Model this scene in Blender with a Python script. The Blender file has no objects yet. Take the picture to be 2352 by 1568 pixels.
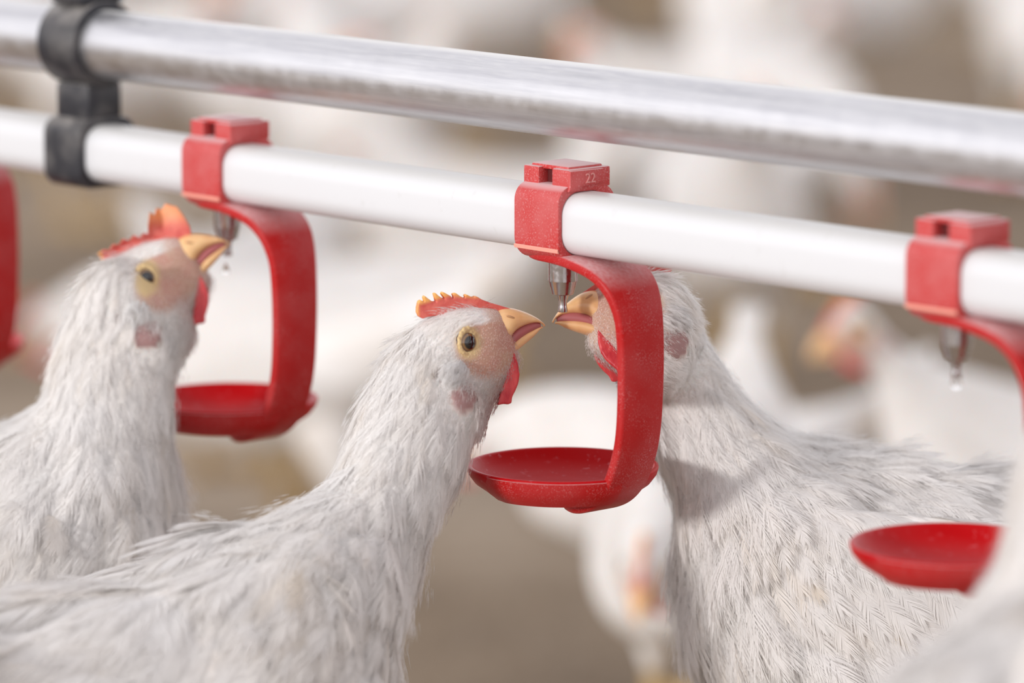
import bpy, bmesh, math, random
import numpy as np
from mathutils import Vector, Matrix, Quaternion

random.seed(7); rng = np.random.default_rng(11)
S = bpy.context.scene
COL = S.collection

# ------------------------------------------------------------------ camera
W_PX, H_PX, F_PX = 2352.0, 1568.0, 11000.0
PIPE_Z = 0.470                       # height of the white water pipe's centre
ALPHA = math.radians(42.6)           # the pipe runs away 42.6 deg left of the camera heading
PITCH = math.radians(9.3)
hd = math.pi - ALPHA
HF = Vector((math.cos(hd), math.sin(hd), 0))             # horizontal heading
RT = Vector((math.sin(hd), -math.cos(hd), 0))            # camera right
FW = (HF * math.cos(PITCH) + Vector((0, 0, -math.sin(PITCH)))).normalized()
UP = RT.cross(FW).normalized()
D0 = 1.805
N2 = Vector((0, 0, PIPE_Z))
CAM = N2 - FW * D0 - RT * ((1293 - W_PX / 2) / F_PX * D0) + UP * ((504 - H_PX / 2) / F_PX * D0)

def project(p):
    q = Vector(p) - CAM; d = q.dot(FW); return W_PX / 2 + q.dot(RT) / d * F_PX, H_PX / 2 - q.dot(UP) / d * F_PX, d

def at(u, v, d):
    """world point seen at photo position u,v at distance d along the view axis"""
    return CAM + FW * d + RT * ((u - W_PX / 2) / F_PX * d) - UP * ((v - H_PX / 2) / F_PX * d)

cd = bpy.data.cameras.new('camera'); cam = bpy.data.objects.new('camera', cd); COL.objects.link(cam)
cam.matrix_world = Matrix((( RT.x, UP.x, -FW.x, CAM.x), (RT.y, UP.y, -FW.y, CAM.y), (RT.z, UP.z, -FW.z, CAM.z), (0, 0, 0, 1)))
cd.sensor_width = 36.0; cd.lens = 36.0 * F_PX / W_PX
cd.clip_start = 0.05; cd.clip_end = 200
cd.dof.use_dof = True; cd.dof.focus_distance = 1.81; cd.dof.aperture_fstop = 5.0
S.camera = cam

# ------------------------------------------------------------------ light
w = bpy.data.worlds.new('barn_daylight'); S.world = w; w.use_nodes = True
nt = w.node_tree; nt.nodes.clear()
wo = nt.nodes.new('ShaderNodeOutputWorld'); wb = nt.nodes.new('ShaderNodeBackground')
tc = nt.nodes.new('ShaderNodeTexCoord'); sx = nt.nodes.new('ShaderNodeSeparateXYZ'); rp = nt.nodes.new('ShaderNodeValToRGB')
nt.links.new(tc.outputs['Generated'], sx.inputs[0]); nt.links.new(sx.outputs['Z'], rp.inputs[0])
e = rp.color_ramp.elements
e[0].position = 0.0; e[0].color = (0.97, 0.95, 0.98, 1)
e[1].position = 0.88; e[1].color = (0.68, 0.67, 0.69, 1)
m_ = e.new(0.25); m_.color = (1.0, 0.985, 1.02, 1)
m_ = e.new(0.50); m_.color = (0.80, 0.78, 0.82, 1)
nt.links.new(rp.outputs[0], wb.inputs[0]); wb.inputs[1].default_value = 1.06
nt.links.new(wb.outputs[0], wo.inputs[0])
sd = bpy.data.lights.new('sun', 'SUN'); sun = bpy.data.objects.new('sun', sd); COL.objects.link(sun)
sd.energy = 1.7; sd.angle = math.radians(7); sd.color = (1.0, 0.985, 0.97)
ldir = (RT * 0.72 + HF * 0.66 + Vector((0, 0, -0.20))).normalized()      # way the light travels
sun.rotation_euler = ldir.to_track_quat('-Z', 'Y').to_euler()
sun.location = (0, -3, 3)
S.view_settings.view_transform = 'Standard'; S.view_settings.look = 'None'
S.view_settings.exposure = 0.24; S.view_settings.gamma = 1.0; S.view_settings.use_curve_mapping = False
S.cycles.max_bounces = 8; S.cycles.diffuse_bounces = 5; S.cycles.use_denoising = True

# ------------------------------------------------------------------ helpers
def tag(o, label=None, cat=None, group=None, kind=None):
    if label: o['label'] = label
    if cat: o['category'] = cat
    if group: o['group'] = group
    if kind: o['kind'] = kind
    return o

def empty(name, loc=(0, 0, 0), rz=0.0):
    o = bpy.data.objects.new(name, None); COL.objects.link(o)
    o.location = loc; o.rotation_euler = (0, 0, rz); o.empty_display_size = 0.02
    return o

def link(name, me, mat, parent=None, smooth=True):
    o = bpy.data.objects.new(name, me); COL.objects.link(o)
    if mat is not None and not me.materials: me.materials.append(mat)
    if smooth and len(me.polygons): me.polygons.foreach_set('use_smooth', [True] * len(me.polygons))
    if parent: o.parent = parent
    return o

def mesh_np(name, verts, faces):
    me = bpy.data.meshes.new(name); me.from_pydata([tuple(v) for v in verts], [], [tuple(f) for f in faces]); me.update()
    return me

def bm_mesh(name, bm):
    me = bpy.data.meshes.new(name); bmesh.ops.recalc_face_normals(bm, faces=bm.faces); bm.to_mesh(me); bm.free(); return me

def baked(me, mods):
    """apply modifiers to a mesh and return the new mesh"""
    o = bpy.data.objects.new('tmp', me); COL.objects.link(o)
    for typ, kw in mods:
        m = o.modifiers.new(typ, typ)
        for k, v in kw.items(): setattr(m, k, v)
    dg = bpy.context.evaluated_depsgraph_get()
    r = bpy.data.meshes.new_from_object(o.evaluated_get(dg))
    bpy.data.objects.remove(o); bpy.data.meshes.remove(me)
    return r

def co_array(me):
    a = np.empty(len(me.vertices) * 3); me.vertices.foreach_get('co', a); return a.reshape(-1, 3)

def set_attr(me, name, vals):
    a = me.attributes.new(name, 'FLOAT', 'POINT'); a.data.foreach_set('value', np.asarray(vals, dtype=np.float32))

def sstep(x, a, b):
    t = np.clip((x - a) / (b - a), 0, 1); return t * t * (3 - 2 * t)

# node helpers
class Mat:
    def __init__(s, name, color=(.8, .8, .8), rough=.6, metal=0., spec=.5):
        s.m = bpy.data.materials.new(name); s.m.use_nodes = True; s.nt = s.m.node_tree; s.nt.nodes.clear()
        s.out = s.N('ShaderNodeOutputMaterial'); s.p = s.N('ShaderNodeBsdfPrincipled'); s.L(s.p.outputs[0], s.out.inputs[0])
        s.p.inputs['Base Color'].default_value = (*color, 1); s.p.inputs['Roughness'].default_value = rough
        s.p.inputs['Metallic'].default_value = metal; s.p.inputs['Specular IOR Level'].default_value = spec
    def N(s, t, **kw):
        n = s.nt.nodes.new(t)
        for k, v in kw.items(): setattr(n, k, v)
        return n
    def L(s, a, b): s.nt.links.new(a, b)
    def coords(s, scale=(1, 1, 1)):
        t = s.N('ShaderNodeTexCoord'); mp = s.N('ShaderNodeMapping'); mp.inputs['Scale'].default_value = scale
        s.L(t.outputs['Object'], mp.inputs[0]); return mp.outputs[0]
    def noise(s, scale, detail=4, vec=None, rough=.5):
        n = s.N('ShaderNodeTexNoise'); n.inputs['Scale'].default_value = scale; n.inputs['Detail'].default_value = detail
        n.inputs['Roughness'].default_value = rough
        s.L(vec if vec is not None else s.coords(), n.inputs['Vector']); return n.outputs['Fac']
    def ramp(s, fac, stops):
        r = s.N('ShaderNodeValToRGB'); el = r.color_ramp.elements
        while len(el) < len(stops): el.new(0.5)
        for x, (p, c) in zip(el, stops):
            x.position = p; x.color = (*c, 1) if len(c) == 3 else c
        s.L(fac, r.inputs[0]); return r.outputs[0]
    def val(s, fac, a, b, c=0., d=1.):
        r = s.N('ShaderNodeMapRange'); s.L(fac, r.inputs[0])
        for i, x in enumerate((a, b, c, d)): r.inputs[i + 1].default_value = x
        return r.outputs[0]
    def mix(s, fac, a, b, blend='MIX'):
        m = s.N('ShaderNodeMix'); m.data_type = 'RGBA'; m.blend_type = blend
        for i, x in ((0, fac), (6, a), (7, b)):
            if isinstance(x, (int, float)): m.inputs[i].default_value = x
            elif isinstance(x, tuple): m.inputs[i].default_value = (*x, 1)
            else: s.L(x, m.inputs[i])
        return m.outputs[2]
    def math(s, op, a, b):
        m = s.N('ShaderNodeMath'); m.operation = op
        for i, x in enumerate((a, b)):
            if isinstance(x, (int, float)): m.inputs[i].default_value = x
            else: s.L(x, m.inputs[i])
        return m.outputs[0]
    def base(s, c): s.L(c, s.p.inputs['Base Color'])
    def bump(s, h, strength=.3, dist=.001):
        b = s.N('ShaderNodeBump'); b.inputs['Strength'].default_value = strength; b.inputs['Distance'].default_value = dist
        s.L(h, b.inputs['Height']); s.L(b.outputs[0], s.p.inputs['Normal'])
    def attr(s, name):
        a = s.N('ShaderNodeAttribute'); a.attribute_name = name; return a.outputs['Fac']
    def upness(s):
        g = s.N('ShaderNodeNewGeometry'); x = s.N('ShaderNodeSeparateXYZ'); s.L(g.outputs['Normal'], x.inputs[0]); return x.outputs['Z']

def translucent(mt, color, fac):
    t = mt.N('ShaderNodeBsdfTranslucent'); t.inputs[0].default_value = (*color, 1)
    ms = mt.N('ShaderNodeMixShader'); ms.inputs[0].default_value = fac
    mt.L(mt.p.outputs[0], ms.inputs[1]); mt.L(t.outputs[0], ms.inputs[2]); mt.L(ms.outputs[0], mt.out.inputs[0])

M = {}
# red moulded plastic, powdered with pale dust
a = Mat('red_plastic', (.56, .012, .012), .42, 0, .16)
sp = a.val(a.noise(2000, 3), .52, .75, 0, .42)
pt = a.val(a.noise(90, 3), .35, .7, .15, 1.)
up = a.val(a.upness(), .5, .95, 0, .62)
pu = a.math('MULTIPLY', up, a.val(a.noise(700, 4), .25, .7, .5, 1))
d_ = a.math('MAXIMUM', a.math('MULTIPLY', sp, pt), pu)
d_ = a.math('MAXIMUM', d_, a.val(a.noise(35, 4), .35, .8, .0, .09))
a.base(a.mix(d_, (.45, .003, .003), (.76, .60, .60))); a.L(a.val(d_, 0, .5, .34, .75), a.p.inputs['Roughness'])
a.p.inputs['Subsurface Weight'].default_value = .25; a.p.inputs['Subsurface Radius'].default_value = (.004, .0006, .0005)
a.bump(a.noise(700, 3), .15, .0004); M['red'] = a.m
# the same plastic as the front of the saddle: chalkier
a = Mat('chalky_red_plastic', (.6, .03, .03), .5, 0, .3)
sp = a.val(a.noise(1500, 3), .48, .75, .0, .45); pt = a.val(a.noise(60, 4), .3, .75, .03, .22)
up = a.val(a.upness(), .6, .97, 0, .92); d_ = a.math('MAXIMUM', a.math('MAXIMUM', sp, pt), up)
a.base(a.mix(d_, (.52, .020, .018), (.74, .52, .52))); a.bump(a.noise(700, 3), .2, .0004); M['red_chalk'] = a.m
M['red_highlight'] = Mat('pale_red_highlight', (.85, .36, .28), .45).m  # lighter red with the saddle ridge's highlight put into its colour
a = Mat('red_cup_plastic', (.6, .0, .01), .36, 0, .15)
sp = a.val(a.noise(420, 3), .60, .74, 0, .5); d_ = a.math('MULTIPLY', sp, a.val(a.noise(45, 3), .42, .62, 0, 1))
a.base(a.mix(d_, (.45, .0006, .003), (.70, .36, .40)))
a.p.inputs['Subsurface Weight'].default_value = .2; a.p.inputs['Subsurface Radius'].default_value = (.004, .0004, .0004)
M['red_cup'] = a.m
M['dark_slot'] = Mat('dark_red_slot', (.10, .004, .004), .7).m
# white pvc
a = Mat('white_pvc', (.86, .86, .86), .38)
g = a.val(a.noise(170, 5), .62, .75, 0, .22); up = a.val(a.upness(), .55, .98, 0, .75)
up = a.math('MULTIPLY', up, a.val(a.noise(400, 4), .3, .7, .75, 1))
c_ = a.mix(g, (.70, .702, .715), (.50, .48, .45)); a.base(a.mix(up, c_, (.66, .645, .61)))
M['pvc'] = a.m
# galvanised steel
a = Mat('galvanised_steel', (.7, .7, .71), .3, 1.)
st = a.noise(60, 6, a.coords((.25, 6, 6)), .65); bl = a.noise(120, 5)
c_ = a.ramp(st, [(.25, (.60, .60, .63)), (.5, (.72, .72, .74)), (.75, (.82, .82, .84))])
du = a.val(a.noise(900, 3, a.coords((.15, 1, 1))), .5, .72, 0, .55)
up = a.math('MAXIMUM', a.val(a.upness(), .93, 1., 0, .85), a.math('MULTIPLY', du, a.val(a.upness(), .3, .9, 0, .45)))
a.base(a.mix(up, c_, (.74, .73, .70))); a.L(a.math('SUBTRACT', 1., up), a.p.inputs['Metallic'])
a.L(a.val(bl, .3, .7, .36, .48), a.p.inputs['Roughness']); a.bump(a.noise(350, 4, a.coords((.6, 1, 1))), .06, .0006); M['steel'] = a.m
a = Mat('stainless', (.58, .56, .57), .2, 1.); a.L(a.val(a.noise(500, 3), .3, .7, .14, .3), a.p.inputs['Roughness']); M['stainless'] = a.m
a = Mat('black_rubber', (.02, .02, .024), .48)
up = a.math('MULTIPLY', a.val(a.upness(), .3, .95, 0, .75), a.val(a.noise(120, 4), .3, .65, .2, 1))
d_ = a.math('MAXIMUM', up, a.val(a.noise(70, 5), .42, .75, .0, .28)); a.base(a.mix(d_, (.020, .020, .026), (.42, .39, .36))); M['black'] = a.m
a = Mat('water', (1, 1, 1), .02); a.p.inputs['Transmission Weight'].default_value = 1; a.p.inputs['IOR'].default_value = 1.33; M['water'] = a.m
# litter floor
a = Mat('wood_shaving_litter', (.3, .2, .12), .95)
c_ = a.ramp(a.noise(1.5, 6, rough=.6), [(.30, (.085, .052, .027)), (.5, (.24, .175, .115)), (.68, (.48, .39, .30))])
c_ = a.mix(a.val(a.noise(90, 3), .5, .65, 0, .4), c_, (.42, .35, .28)); a.base(c_); a.bump(a.noise(60, 5), .6, .01); M['litter'] = a.m

# hen skin: bare pink face where 'skin' is 1, down colour elsewhere
a = Mat('hen_skin_and_down', (.85, .83, .80), .7)
vo = a.N('ShaderNodeTexVoronoi'); vo.inputs['Scale'].default_value = 1250; a.L(a.coords(), vo.inputs['Vector'])
dots = a.val(vo.outputs['Distance'], .1, .55, 1, 0)
sk = a.mix(a.val(a.noise(110, 4), .35, .65), (.50, .26, .205), (.52, .33, .235))
sk = a.mix(a.math('MULTIPLY', dots, .5), sk, (.80, .62, .54))
ring = a.attr('ring'); sk = a.mix(ring, sk, (.66, .50, .24))
lobe = a.attr('lobe'); sk = a.mix(lobe, sk, (.38, .22, .21))
ft = a.mix(a.val(a.noise(60, 3), .3, .7), (.76, .74, .72), (.66, .62, .585))
ft = a.mix(a.math('MULTIPLY', a.attr('ear'), .8), ft, (.22, .10, .07))
s_ = a.math('MAXIMUM', a.attr('skin'), lobe); a.base(a.mix(s_, ft, sk))
a.p.inputs['Subsurface Weight'].default_value = .3; a.p.inputs['Subsurface Radius'].default_value = (.003, .0012, .0008)
hb = a.math('MULTIPLY', dots, a.attr('skin')); a.bump(hb, .35, .0004); M['skin'] = a.m
# plumage
a = Mat('white_plumage', (.88, .86, .83), .75, 0, .2)
t_ = a.attr('tint'); c_ = a.ramp(t_, [(0, (.95, .935, .93)), (.6, (.95, .92, .895)), (.93, (.90, .82, .73)), (1, (.60, .47, .32))])
a.base(c_); translucent(a, (.97, .955, .94), .5); M['plume'] = a.m
a = Mat('white_feather_coat', (.86, .84, .81), .8, 0, .2)
a.base(a.mix(a.val(a.noise(16, 4), .45, .75), (.88, .865, .85), (.70, .60, .50))); M['bg_plume'] = a.m
a = Mat('cream_feather_coat', (.75, .62, .48), .8, 0, .2)
a.base(a.mix(a.val(a.noise(14, 4), .4, .7), (.74, .62, .48), (.55, .41, .28))); M['cream_plume'] = a.m
# comb, wattle, beak, eye
a = Mat('comb_flesh', (.7, .1, .08), .5)
c_ = a.mix(a.val(a.noise(260, 4), .35, .65), (.60, .085, .070), (.74, .17, .13)); a.base(a.mix(a.attr('tip'), c_, (.88, .45, .13)))
a.p.inputs['Subsurface Weight'].default_value = .35; a.p.inputs['Subsurface Radius'].default_value = (.004, .001, .0006)
a.bump(a.noise(900, 3), .35, .0004); M['comb'] = a.m
a = Mat('wattle_flesh', (.6, .03, .04), .45)
a.base(a.mix(a.val(a.noise(400, 4, a.coords((1, 1, .35))), .35, .65), (.50, .018, .030), (.72, .085, .085)))
a.p.inputs['Subsurface Weight'].default_value = .3; a.p.inputs['Subsurface Radius'].default_value = (.004, .001, .0006)
a.bump(a.noise(700, 3, a.coords((1, 1, .4))), .5, .0005); M['wattle'] = a.m
a = Mat('horn_beak', (.75, .5, .28), .35)
a.base(a.mix(a.val(a.noise(150, 3), .3, .7), (.84, .55, .27), (.76, .43, .20)))
a.p.inputs['Subsurface Weight'].default_value = .35; a.p.inputs['Subsurface Radius'].default_value = (.003, .0015, .0006)
a.p.inputs['Coat Weight'].default_value = .25; M['beak'] = a.m
M['mouth'] = Mat('mouth_lining', (.42, .12, .12), .4).m
M['nostril'] = Mat('nostril', (.50, .27, .13), .6).m
a = Mat('hen_eye', (.02, .015, .01), .06)
rr = a.attr('iris'); a.base(a.ramp(rr, [(0, (.004, .004, .006)), (.60, (.006, .005, .006)), (.66, (.16, .08, .03)), (.74, (.22, .12, .045)), (.85, (.10, .05, .03)), (1, (.08, .04, .03))]))
a.p.inputs['Coat Weight'].default_value = 1; M['eye'] = a.m
a = Mat('eyelid_skin', (.62, .45, .20), .55); a.base(a.mix(a.val(a.noise(900, 3), .4, .62), (.72, .53, .26), (.50, .33, .17))); M['lid'] = a.m
a = Mat('yellow_leg_scale', (.72, .45, .13), .5); a.base(a.mix(a.val(a.noise(300, 3), .4, .6), (.64, .45, .20), (.50, .33, .14))); M['leg'] = a.m

def rounded_poly(a_y, a_z, r, n=6, cy=0., cz=0.):
    pts = []
    for q, (sy, sz) in enumerate(((1, 1), (-1, 1), (-1, -1), (1, -1))):
        for k in range(n + 1):
            t = math.pi / 2 * (q + k / n)
            pts.append((cy + sy * (a_y - r) + r * math.cos(t), cz + sz * (a_z - r) + r * math.sin(t)))
    return pts

def loft(name, rings, cap=True, closed_ring=True):
    bm = bmesh.new(); vr = [[bm.verts.new(p) for p in r] for r in rings]; n = len(rings[0])
    for a_, b_ in zip(vr[:-1], vr[1:]):
        for i in range(n if closed_ring else n - 1):
            j = (i + 1) % n; bm.faces.new((a_[i], a_[j], b_[j], b_[i]))
    if cap: bm.faces.new(vr[0][::-1]); bm.faces.new(vr[-1])
    return bm_mesh(name, bm)

def lathe(name, prof, n=40, cap=False):
    rings = [[(r * math.cos(2 * math.pi * i / n), r * math.sin(2 * math.pi * i / n), z) for i in range(n)] for r, z in prof]
    return loft(name, rings, cap=cap)

def box_bm(bm, x0, x1, y0, y1, z0, z1):
    v = [bm.verts.new((x, y, z)) for z in (z0, z1) for y in (y0, y1) for x in (x0, x1)]
    for f in ((0, 2, 3, 1), (4, 5, 7, 6), (0, 1, 5, 4), (2, 6, 7, 3), (0, 4, 6, 2), (1, 3, 7, 5)): bm.faces.new([v[i] for i in f])

def catmull(P, per):
    P = np.asarray(P, float); out = []
    for i in range(len(P) - 1):
        p0 = P[max(i - 1, 0)]; p1 = P[i]; p2 = P[i + 1]; p3 = P[min(i + 2, len(P) - 1)]
        for k in range(per):
            t = k / per
            out.append(.5 * ((2 * p1) + (-p0 + p2) * t + (2 * p0 - 5 * p1 + 4 * p2 - p3) * t * t + (-p0 + 3 * p1 - 3 * p2 + p3) * t ** 3))
    out.append(P[-1]); return np.array(out)

MM = .001
# ------------------------------------------------------------------ floor
bm = bmesh.new(); bmesh.ops.create_grid(bm, x_segments=8, y_segments=8, size=16)
fl = link('floor', bm_mesh('floor', bm), M['litter'], smooth=False); tag(fl, 'brown wood shaving litter on the barn floor', 'floor', kind='structure')

# ------------------------------------------------------------------ pipes
def extrude_x(name, poly, x0, x1, seg=1):
    return loft(name, [[(x0 + (x1 - x0) * k / seg, y, z) for y, z in poly] for k in range(seg + 1)])
pl = [(y * MM, z * MM) for y, z in rounded_poly(11.8, 11.8, 8.6, 10)]
o = link('water_pipe', extrude_x('water_pipe', pl, -3.2, 1.6, 20), M['pvc']); o.location.z = PIPE_Z
tag(o, 'long white plastic water pipe carrying the red drinkers', 'pipe')
cir = [(14.3 * MM * math.cos(2 * math.pi * i / 64), 14.3 * MM * math.sin(2 * math.pi * i / 64)) for i in range(64)]
o = link('support_tube', extrude_x('support_tube', cir, -3.2, 1.6, 20), M['steel']); o.location.z = PIPE_Z + .0456
tag(o, 'galvanised steel support tube running above the white pipe', 'pipe')

def add_edge_split(me, ang=35):
    me.polygons.foreach_set('use_smooth', [True] * len(me.polygons))
    bm = bmesh.new(); bm.from_mesh(me)
    for ed in bm.edges:
        if len(ed.link_faces) == 2 and ed.calc_face_angle(0) > math.radians(ang): ed.smooth = False
    bm.to_mesh(me); bm.free(); return me

# hanger clamp, black rubber
def hanger(x, label):
    t = empty('pipe_hanger', (x, 0, PIPE_Z))
    hw = .0125
    def band(name, outer, inner):
        n = len(outer); bm = bmesh.new(); R = []
        for xx in (-hw, hw):
            R.append([bm.verts.new((xx, y * MM, z * MM)) for y, z in outer]); R.append([bm.verts.new((xx, y * MM, z * MM)) for y, z in inner])
        for i in range(n):
            j = (i + 1) % n
            bm.faces.new((R[0][i], R[0][j], R[2][j], R[2][i])); bm.faces.new((R[1][j], R[1][i], R[3][i], R[3][j]))
            bm.faces.new((R[0][j], R[0][i], R[1][i], R[1][j])); bm.faces.new((R[2][i], R[2][j], R[3][j], R[3][i]))
        me = bm_mesh(name, bm); me = baked(me, [('BEVEL', dict(width=.0009, segments=2, limit_method='ANGLE'))])
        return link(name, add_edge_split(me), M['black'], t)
    c1 = [(18.0 * math.cos(2 * math.pi * i / 48), 45.6 + 18.0 * math.sin(2 * math.pi * i / 48)) for i in range(48)]
    c2 = [(14.4 * math.cos(2 * math.pi * i / 48), 45.6 + 14.4 * math.sin(2 * math.pi * i / 48)) for i in range(48)]
    band('tube_clamp', c1, c2)
    band('pipe_clamp', rounded_poly(15.0, 14.6, 7, 8), rounded_poly(11.9, 11.9, 8.6, 8))
    bm = bmesh.new(); box_bm(bm, -.011, .011, -.009, .009, .0138, .0290)
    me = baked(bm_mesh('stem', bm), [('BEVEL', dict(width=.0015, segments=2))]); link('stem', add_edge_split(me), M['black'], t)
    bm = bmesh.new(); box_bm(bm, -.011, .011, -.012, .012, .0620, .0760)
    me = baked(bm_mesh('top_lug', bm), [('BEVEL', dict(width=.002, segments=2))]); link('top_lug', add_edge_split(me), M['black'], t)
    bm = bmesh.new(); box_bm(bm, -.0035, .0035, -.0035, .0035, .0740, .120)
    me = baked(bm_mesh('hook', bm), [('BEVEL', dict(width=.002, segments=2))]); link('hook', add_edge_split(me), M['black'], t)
    tag(t, label, 'hanger'); return t
hanger(-.291, 'black rubber hanger clamping the steel tube to the white pipe')

# ------------------------------------------------------------------ drinkers
def make_drinker():
    t = empty('nipple_drinker', (0, 0, PIPE_Z))
    # saddle: band round the pipe, heavier on its far side
    outer = []; inner = rounded_poly(11.9, 11.9, 8.6, 8)
    for q, (sy, sz) in enumerate(((1, 1), (-1, 1), (-1, -1), (1, -1))):
        for k in range(9):
            tt = math.pi / 2 * (q + k / 8); r = (6.5 if sy < 0 else 9.) if sz > 0 else 8.
            ay = 16.2 if sy > 0 else 13.9
            outer.append((sy * (ay - r) + r * math.cos(tt), sz * (14.4 - r) + r * math.sin(tt)))
    bm = bmesh.new(); R = []; n = len(outer)
    for xx in (-12.2, 12.2):
        for pp in (outer, inner): R.append([bm.verts.new((xx * MM, y * MM, z * MM)) for y, z in pp])
    for i in range(n):
        j = (i + 1) % n
        bm.faces.new((R[0][i], R[0][j], R[2][j], R[2][i])); bm.faces.new((R[1][j], R[1][i], R[3][i], R[3][j]))
        bm.faces.new((R[0][j], R[0][i], R[1][i], R[1][j])); bm.faces.new((R[2][i], R[2][j], R[3][j], R[3][i]))
    me = baked(bm_mesh('saddle', bm), [('BEVEL', dict(width=.0006, segments=2, limit_method='ANGLE'))])
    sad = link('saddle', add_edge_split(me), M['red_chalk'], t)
    # raised strip of paler plastic on the near face, painting the ridge's highlight
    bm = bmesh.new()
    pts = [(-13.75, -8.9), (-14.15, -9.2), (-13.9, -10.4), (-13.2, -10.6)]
    me = loft('ridge_highlight', [[(x * MM, y * MM, z * MM) for y, z in pts] for x in (-12.0, 12.0)]); bm.free()
    tag(link('ridge_highlight', me, M['red_highlight'], sad, False), 'pale pink highlight strip across the saddle')
    # latch block on top, slotted
    bm = bmesh.new()
    box_bm(bm, -.0124, -.0040, -.0088, -.0035, .0130, .0205)
    box_bm(bm, .0032, .0124, -.0088, .0128, .0130, .0205)
    box_bm(bm, -.0124, -.0040, .0020, .0128, .0130, .0203)
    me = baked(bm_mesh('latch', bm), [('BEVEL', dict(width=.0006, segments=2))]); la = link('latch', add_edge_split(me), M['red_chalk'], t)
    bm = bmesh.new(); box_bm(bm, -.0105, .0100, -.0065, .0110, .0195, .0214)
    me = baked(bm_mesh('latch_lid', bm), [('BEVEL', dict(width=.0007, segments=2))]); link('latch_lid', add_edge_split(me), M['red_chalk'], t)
    bm = bmesh.new(); box_bm(bm, -.0110, .0034, -.0040, .0100, .0138, .0190); link('latch_slot', bm_mesh('latch_slot', bm), M['dark_slot'], t, False)
    # overlapping tongue on the near end
    bm = bmesh.new()
    poly = [(-7.2, 14.2), (-8.3, 20.0), (8.6, 19.9), (9.6, 19.2), (9.6, 15.6), (8.6, 14.8), (-1.5, 14.3), (-4.5, 12.6), (-9.5, 12.6)]
    poly = [(-8.7, 14.0), (-8.7, 20.2), (8.6, 20.0), (9.6, 19.2), (9.6, 15.6), (8.6, 14.6), (-2.0, 14.0), (-4.2, 12.4), (-9.5, 12.4)]
    me = loft('latch_tongue', [[(x * MM, y * MM, z * MM) for y, z in poly] for x in (12.0, 13.3)])
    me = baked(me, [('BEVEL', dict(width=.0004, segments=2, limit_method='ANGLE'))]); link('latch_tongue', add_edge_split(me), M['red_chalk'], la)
    # arm
    path = [(-9.6, -12.9, 8.6), (-4, -13.2, 10.4), (4, -13.3, 11.4), (12, -13.7, 12.4), (18, -14.3, 13.4), (25, -15.4, 14.2), (31, -17.6, 14.0), (36, -21.6, 13.2), (39.3, -27, 12.2), (41.5, -35, 11.3), (42.4, -50, 10.9), (41.9, -68, 10.7),
            (40.6, -79, 10.6), (38.3, -87, 10.6), (35.2, -94, 10.5), (31.3, -99.6, 10.2), (26.3, -103.8, 9.8), (19.5, -106.7, 9.0), (12, -108.0, 7.2), (5, -108.0, 4.0)]
    P = catmull(path, 5); T = np.gradient(P[:, :2], axis=0); T /= np.linalg.norm(T, axis=1)[:, None]
    rings = []
    for (x, z, hw), (tx, tz) in zip(P, T):
        nx, nz = tz, -tx                   # inward normal
        if nx * (20 - x) + nz * (-60 - z) < 0: nx, nz = -nx, -nz
        th = 1.9
        ring = []
        for yy, dd in rounded_poly(hw, th, 1.2, 3):
            bulge = -.9 * (1 - (yy / hw) ** 2) if dd < 0 else 0
            ring.append(((x + nx * (dd + bulge)) * MM, yy * MM, (z + nz * (dd + bulge)) * MM))
        rings.append(ring)
    link('arm', add_edge_split(loft('arm', rings), 60), M['red'], t)
    # cup
    prof = [(0, -103.2), (14, -103.0), (23, -102.2), (28.5, -100.2), (32.4, -97.2), (34.3, -94.4), (34.7, -93.9), (35.6, -93.7), (36.4, -93.9), (36.6, -94.5), (35.9, -97), (33.5, -100.2), (29, -103.4), (22, -105.6), (12, -106.6), (0, -106.8)]
    prof = [(max(r, .02) * MM, z * MM) for r, z in prof]
    cup = link('cup', lathe('cup', prof, 96), M['red_cup'], t)
    rings = []
    for k in range(25):
        an = math.radians(-100 + 94 * k / 24); sc = sstep(k / 4, 0, 1) * .8 - .25
        ring = [((r * math.cos(an)) * MM, (r * math.sin(an)) * MM, z * MM) for r, z in ((36.0, -94.4), (36.5 + sc, -94.7), (36.0 + sc * 1.3, -97.5), (33.4 + 1.4 * sc, -101.5), (29.4 + 1.6 * sc, -104.6), (28.5, -103.4), (32.5, -100.3), (35.2, -97))]
        rings.append(ring)
    link('skirt', add_edge_split(loft('skirt', rings), 50), M['red'], cup)
    # nipple
    prof = [(.1, -13.0), (5.6, -13.0), (5.6, -23.2), (5.3, -23.9), (4.1, -28.2), (3.7, -28.5), (1.9, -28.4), (1.9, -28.8), (.1, -28.8)]
    nip = link('nipple', add_edge_split(lathe('nipple', [(r * MM, z * MM) for r, z in prof], 64), 12), M['stainless'], t)
    prof = [(.1, -28), (2.5, -28.3), (2.0, -29.6), (1.55, -31), (1.6, -33), (1.9, -34.6), (1.75, -35.2), (.1, -35.4)]
    link('trigger_pin', add_edge_split(lathe('trigger_pin', [(r * MM, z * MM) for r, z in prof], 32)), M['stainless'], nip)
    return t

def copy_tree(o, parent=None):
    c = o.copy(); COL.objects.link(c); c.parent = parent
    for ch in list(o.children): copy_tree(ch, c)
    return c

dr = make_drinker()
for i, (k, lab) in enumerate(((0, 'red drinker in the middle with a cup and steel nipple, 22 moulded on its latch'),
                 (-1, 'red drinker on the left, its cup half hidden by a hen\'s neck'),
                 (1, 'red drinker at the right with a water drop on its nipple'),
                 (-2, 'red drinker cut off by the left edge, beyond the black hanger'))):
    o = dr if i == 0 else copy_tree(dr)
    o.location = (k * .2, 0, PIPE_Z); tag(o, lab, 'drinker', 'red nipple drinkers on the white pipe')
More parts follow.
